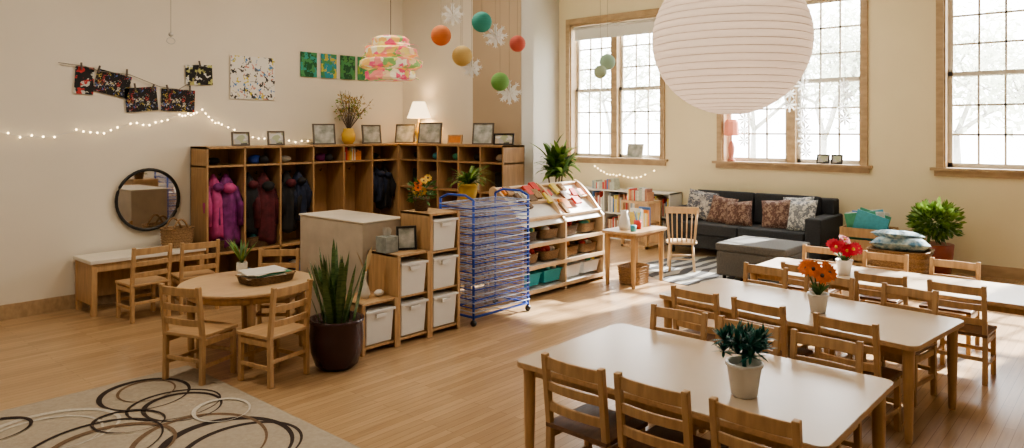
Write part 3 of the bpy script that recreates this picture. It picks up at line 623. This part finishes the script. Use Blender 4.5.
# ---------------------------------------------------------------- table plants
def bucket(mb,c,s=1): mb.lathe(c,[(.045*s,0),(.05*s,.005),(.066*s,.115*s),(.072*s,.118*s),(.072*s,.13*s),(.064*s,.13*s),(.058*s,.11*s),(.001,.105*s)],CERW,28)
mb=MB(); c=(3.11,1.36,.561); bucket(mb,c,1.15)
for i in range(480):
    a=U(0,6.3); e=U(-.25,1.4); d=Vector((math.cos(a)*math.cos(e),math.sin(a)*math.cos(e),math.sin(e))); cc=Vector(c)+Vector((random.choice((-.07,.065,0)),random.choice((.065,-.06,0)),random.choice((.20,.25))))
    mb.leaf(cc,d,U(.05,.08),.014,.3,TEAL,3)
mb.tube([(c[0],c[1],c[2]+.1),(c[0],c[1],c[2]+.2)],.01,TEAL,6); mb.build('potted_teal_plant')
def flowers(name,c,m,n,r,H1):
    mb=MB(); bucket(mb,c,.95)
    for i in range(n):
        a=6.28*i/n+U(-.3,.3); rr=U(.03,.12); h=U(H1*.7,H1); p=(c[0]+math.cos(a)*rr,c[1]+math.sin(a)*rr,c[2]+h)
        mb.tube([(c[0],c[1],c[2]+.1),(c[0]+math.cos(a)*rr*.4,c[1]+math.sin(a)*rr*.4,c[2]+h*.6),p],.004,GREEN,5); mb.flower(p,r,(-.7+math.cos(a)*.6,-.55+math.sin(a)*.6,.55),m,BARK if m is ORANGE else YEL)
    for i in range(14): a=U(0,6.3); mb.leaf((c[0],c[1],c[2]+.1),(math.cos(a)*.7,math.sin(a)*.7,1),U(.08,.15),.03,.8,GREEN,4)
    mb.build(name)
flowers('potted_orange_gerberas',(4.85,1.62,.561),ORANGE,7,.060,.29)
flowers('potted_red_flowers',(6.25,1.88,.561),RED,7,.06,.29)
# ---------------------------------------------------------------- foreground rug
mb=MB(); RG=mat('beige_rug',(.44,.38,.30),.97,.12,40,bump=.4); DK=mat('rug_dark_yarn',(.045,.03,.025),.97,.3,60); BR=mat('rug_brown_yarn',(.20,.13,.08),.97,.3,60); LG=mat('rug_grey_yarn',(.62,.58,.50),.97,.2,60)
mb.b2((-.6,1.9,0),(2.40,5.32,.012),RG)
k=0
def ring(cx,cy,a,b_,w,m,ph=0):
    global k; k+=1; N=72; vs=[]; z=.0125+.0003*k
    for i in range(N):
        t=2*math.pi*i/N; ww=w*(.75+.5*math.sin(t+ph))
        for s_ in (-.5,.5):
            ra,rb=a+s_*ww,b_+s_*ww; x,y=ra*math.cos(t),rb*math.sin(t); vs.append((cx+x*math.cos(ph)-y*math.sin(ph),cy+x*math.sin(ph)+y*math.cos(ph),z))
    mb.add(vs,[(2*i,2*i+1,2*((i+1)%N)+1,2*((i+1)%N)) for i in range(N)],m)
for (cx,cy,r_,w,m) in ((1.93,3.80,.40,.045,DK),(1.98,3.72,.33,.03,DK),(1.85,3.95,.42,.03,BR),(2.02,4.55,.24,.03,DK),(2.0,4.62,.28,.02,DK),(1.95,4.95,.28,.035,DK),(1.98,5.0,.2,.02,BR),(1.35,4.75,.36,.035,LG),(1.3,4.7,.30,.02,LG),(1.5,4.25,.33,.035,BR),(1.45,4.35,.36,.02,DK),(1.2,3.6,.3,.03,DK),(1.2,3.65,.36,.02,BR),(.6,4.6,.4,.04,DK),(.5,3.9,.35,.03,LG),(1.9,2.9,.36,.04,BR),(1.85,2.8,.3,.03,DK),(1.1,5.0,.22,.03,DK),(1.7,4.55,.2,.02,DK),(2.15,4.3,.2,.025,LG)):
    ring(cx,cy,r_*U(.95,1.05),r_*U(.8,.95),w,m,U(0,3))
mb.build('circle_pattern_rug',(0,0,0))
# ---------------------------------------------------------------- lanterns
PAPER=mat('rice_paper',(.87,.80,.73),.8,.03,3,transl=.30); PAPERR=mat('lantern_rib',(.70,.60,.53),.8,.03,3,transl=.2)
mb=MB(); c=(3.81,1.745,2.255); RR=.428; NR=30
for i in range(NR):
    prof=[]
    for j in range(4):
        th=D(9)+D(162)*(i+j/3)/NR; rr=RR*math.sin(th)*(1+.006*math.sin(math.pi*j/3)); prof.append((rr,-RR*.98*math.cos(th)))
    mb.lathe(c,prof,PAPER,64,caps=False)
for i in range(NR+1):
    th=D(9)+D(162)*i/NR; rr=RR*math.sin(th); z=-RR*.98*math.cos(th)
    mb.tube([(c[0]+rr*math.cos(a/48*2*math.pi),c[1]+rr*math.sin(a/48*2*math.pi),c[2]+z) for a in range(48)],.0019,PAPERR,4,True)
mb.cyl((c[0],c[1],c[2]+.1),(c[0],c[1],CZ),.004,WHITE,n=6); mb.ball((c[0],c[1],c[2]+.05),.04,WHITE); o=mb.build('paper_lantern')
l=bpy.data.lights.new('lantern_bulb','POINT'); l.energy=7; l.color=(1,.84,.70); l.shadow_soft_size=.06; q=bpy.data.objects.new('lantern_bulb',l); bpy.context.scene.collection.objects.link(q); q.location=(c[0],c[1],c[2]-.06); q.parent=o
def ball_lantern(c,r,col,nm):
    mb=MB(); m=mat('tissue_'+nm,col,.8,.1,6,transl=.3); prof=[]
    for i in range(37):
        th=D(8)+i/36*D(164); prof.append((r*math.sin(th)-(.002 if i%3 else 0),-r*math.cos(th)))
    mb.lathe(c,prof,m,28); mb.cyl((c[0],c[1],c[2]+r),(c[0],c[1],CZ),.002,STRING,n=4); mb.build('small_paper_lantern')
for c,r,col,nm in (((5.05,4.86,2.80),.10,(.10,.45,.40),'teal'),((4.79,5.16,2.67),.10,(.80,.32,.14),'orange'),((4.92,5.0,2.47),.10,(.78,.60,.28),'yellow'),((5.17,4.73,2.22),.09,(.28,.55,.20),'green'),((5.28,4.6,2.59),.08,(.75,.22,.18),'coral'),((7.53,5.07,2.6),.10,(.45,.62,.50),'mint'),((7.2,4.95,2.45),.08,(.5,.6,.45),'pale')): ball_lantern(c,r,col,nm)
SN=mat('white_paper',(.85,.85,.83),.8,transl=.3)
def flake(mb,c,r,nrm=(-.75,-.66,0)):
    n=Vector(nrm).normalized(); a=Vector((0,0,1)); b_=n.cross(a); c=Vector(c)
    for i in range(8):
        t=math.pi*i/4; d=a*math.cos(t)+b_*math.sin(t); e=n.cross(d)
        mb.add([c,c+d*r*.5+e*r*.15,c+d*r,c+d*r*.5-e*r*.15],[(0,1,2,3)],SN)
        p=c+d*r*.7
        for s_ in(-1,1): q=p+(d+e*s_).normalized()*r*.3; mb.add([p,p+(q-p)*.5+d*r*.05,q,p+(q-p)*.5-d*r*.05],[(0,1,2,3)],SN)
for (x,y,z,r) in ((4.83,5.04,2.87,.12),(5.02,5.12,2.50,.10),(4.98,4.93,2.36,.11),(5.25,4.68,2.12,.13),(5.2,4.82,2.68,.13)):
    mb=MB(); flake(mb,(x,y,z),r); flake(mb,(x+.01,y,z-.02),r*.8,(-.3,-1,0)); mb.cyl((x,y,z),(x,y,CZ),.002,STRING,n=4); mb.build('paper_snowflake')
for (y,z0,n) in ((3.50,1.45,10),(4.35,1.6,5),(2.98,1.9,4),(3.7,2.1,6)):
    mb=MB(); x=9.95
    for i in range(n): flake(mb,(x+U(-.02,.02),y+U(-.03,.03),z0+i*.15),U(.08,.12))
    mb.cyl((x,y,z0),(x,y,CZ),.002,STRING,n=4); mb.build('paper_snowflake_garland')
# coloured tiered pendant
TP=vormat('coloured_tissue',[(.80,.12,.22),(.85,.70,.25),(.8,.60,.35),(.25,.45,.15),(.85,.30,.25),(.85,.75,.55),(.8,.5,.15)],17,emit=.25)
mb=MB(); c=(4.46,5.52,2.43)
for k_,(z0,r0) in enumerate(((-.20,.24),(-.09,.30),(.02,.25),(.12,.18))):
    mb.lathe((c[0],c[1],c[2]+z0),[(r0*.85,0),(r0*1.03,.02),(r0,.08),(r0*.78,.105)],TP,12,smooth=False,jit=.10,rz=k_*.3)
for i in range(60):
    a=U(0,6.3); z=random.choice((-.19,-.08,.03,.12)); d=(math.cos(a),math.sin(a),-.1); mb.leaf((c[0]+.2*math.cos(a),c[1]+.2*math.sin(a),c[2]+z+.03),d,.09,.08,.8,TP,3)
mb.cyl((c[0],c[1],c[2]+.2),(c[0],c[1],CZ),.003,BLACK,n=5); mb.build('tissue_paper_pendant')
mb=MB(); c=(2.95,6.9,2.62); mb.cyl((c[0],c[1],c[2]),(c[0],c[1],CZ),.002,STRING,n=4); mb.ball((c[0],c[1],c[2]+.03),.022,MET); mb.tube([(c[0]+.04*math.cos(a*.52),c[1],c[2]-.03+.03*math.sin(a*.52)) for a in range(12)],.004,MET,5,True); mb.build('hanging_ornament')
# ---------------------------------------------------------------- lights
def area(name,loc,sx,sy,e,col,rot=(0,0,0),parent=None,portal=False):
    l=bpy.data.lights.new(name,'AREA'); l.shape='RECTANGLE'; l.size=sx; l.size_y=sy; l.energy=e; l.color=col
    o=bpy.data.objects.new(name,l); bpy.context.scene.collection.objects.link(o); o.location=loc; o.rotation_euler=rot
    if portal: l.cycles.is_portal=True
    if parent: o.parent=parent
    return o
for (x,y,e) in ((1.5,1.5,18),(5,1.8,22),(1.5,5.2,42),(4.8,5.6,36),(8.2,3.5,22)):  # added fill lights in housings above the view, to brighten the interior
    mb=MB(); mb.b2((x-.65,y-.35,CZ-.08),(x+.65,y+.35,CZ-.001),WHITE); o=mb.build('fill_light_housing'); 
    area('ceiling_fill_light',(x,y,CZ-.085),1.2,.6,e,(1,.88,.72),parent=o)
for (ya,yb,_) in wins: area('sky_portal',(X1+.28,(ya+yb)/2,(ZB+ZT)/2),ZT-ZB,ya-yb,1,(1,1,1),(0,D(90),0),portal=True)
s=bpy.data.lights.new('sun','SUN'); s.energy=22; s.angle=D(1.2); s.color=(1,.96,.88); so=bpy.data.objects.new('sun',s); bpy.context.scene.collection.objects.link(so)
so.rotation_euler=Vector((-1,.22,-.66)).to_track_quat('-Z','Y').to_euler(); so.location=(15,0,12)
w=bpy.data.worlds.new('world'); bpy.context.scene.world=w; w.use_nodes=True; nt=w.node_tree; bg=nt.nodes['Background']; bg.inputs[1].default_value=9.5; bg.inputs[0].default_value=(.97,.98,1,1)
# ---------------------------------------------------------------- camera
cam=bpy.data.cameras.new('camera'); co=bpy.data.objects.new('camera',cam); bpy.context.scene.collection.objects.link(co)
co.location=(0,0,1.75); co.rotation_euler=(D(90),0,D(41.5-90)); cam.sensor_width=36; cam.lens=720/1024*36; cam.shift_y=-94/1024; cam.clip_start=.05
bpy.context.scene.camera=co
vs=bpy.context.scene.view_settings; vs.view_transform='AgX'; vs.look='AgX - Medium High Contrast'; vs.exposure=.35
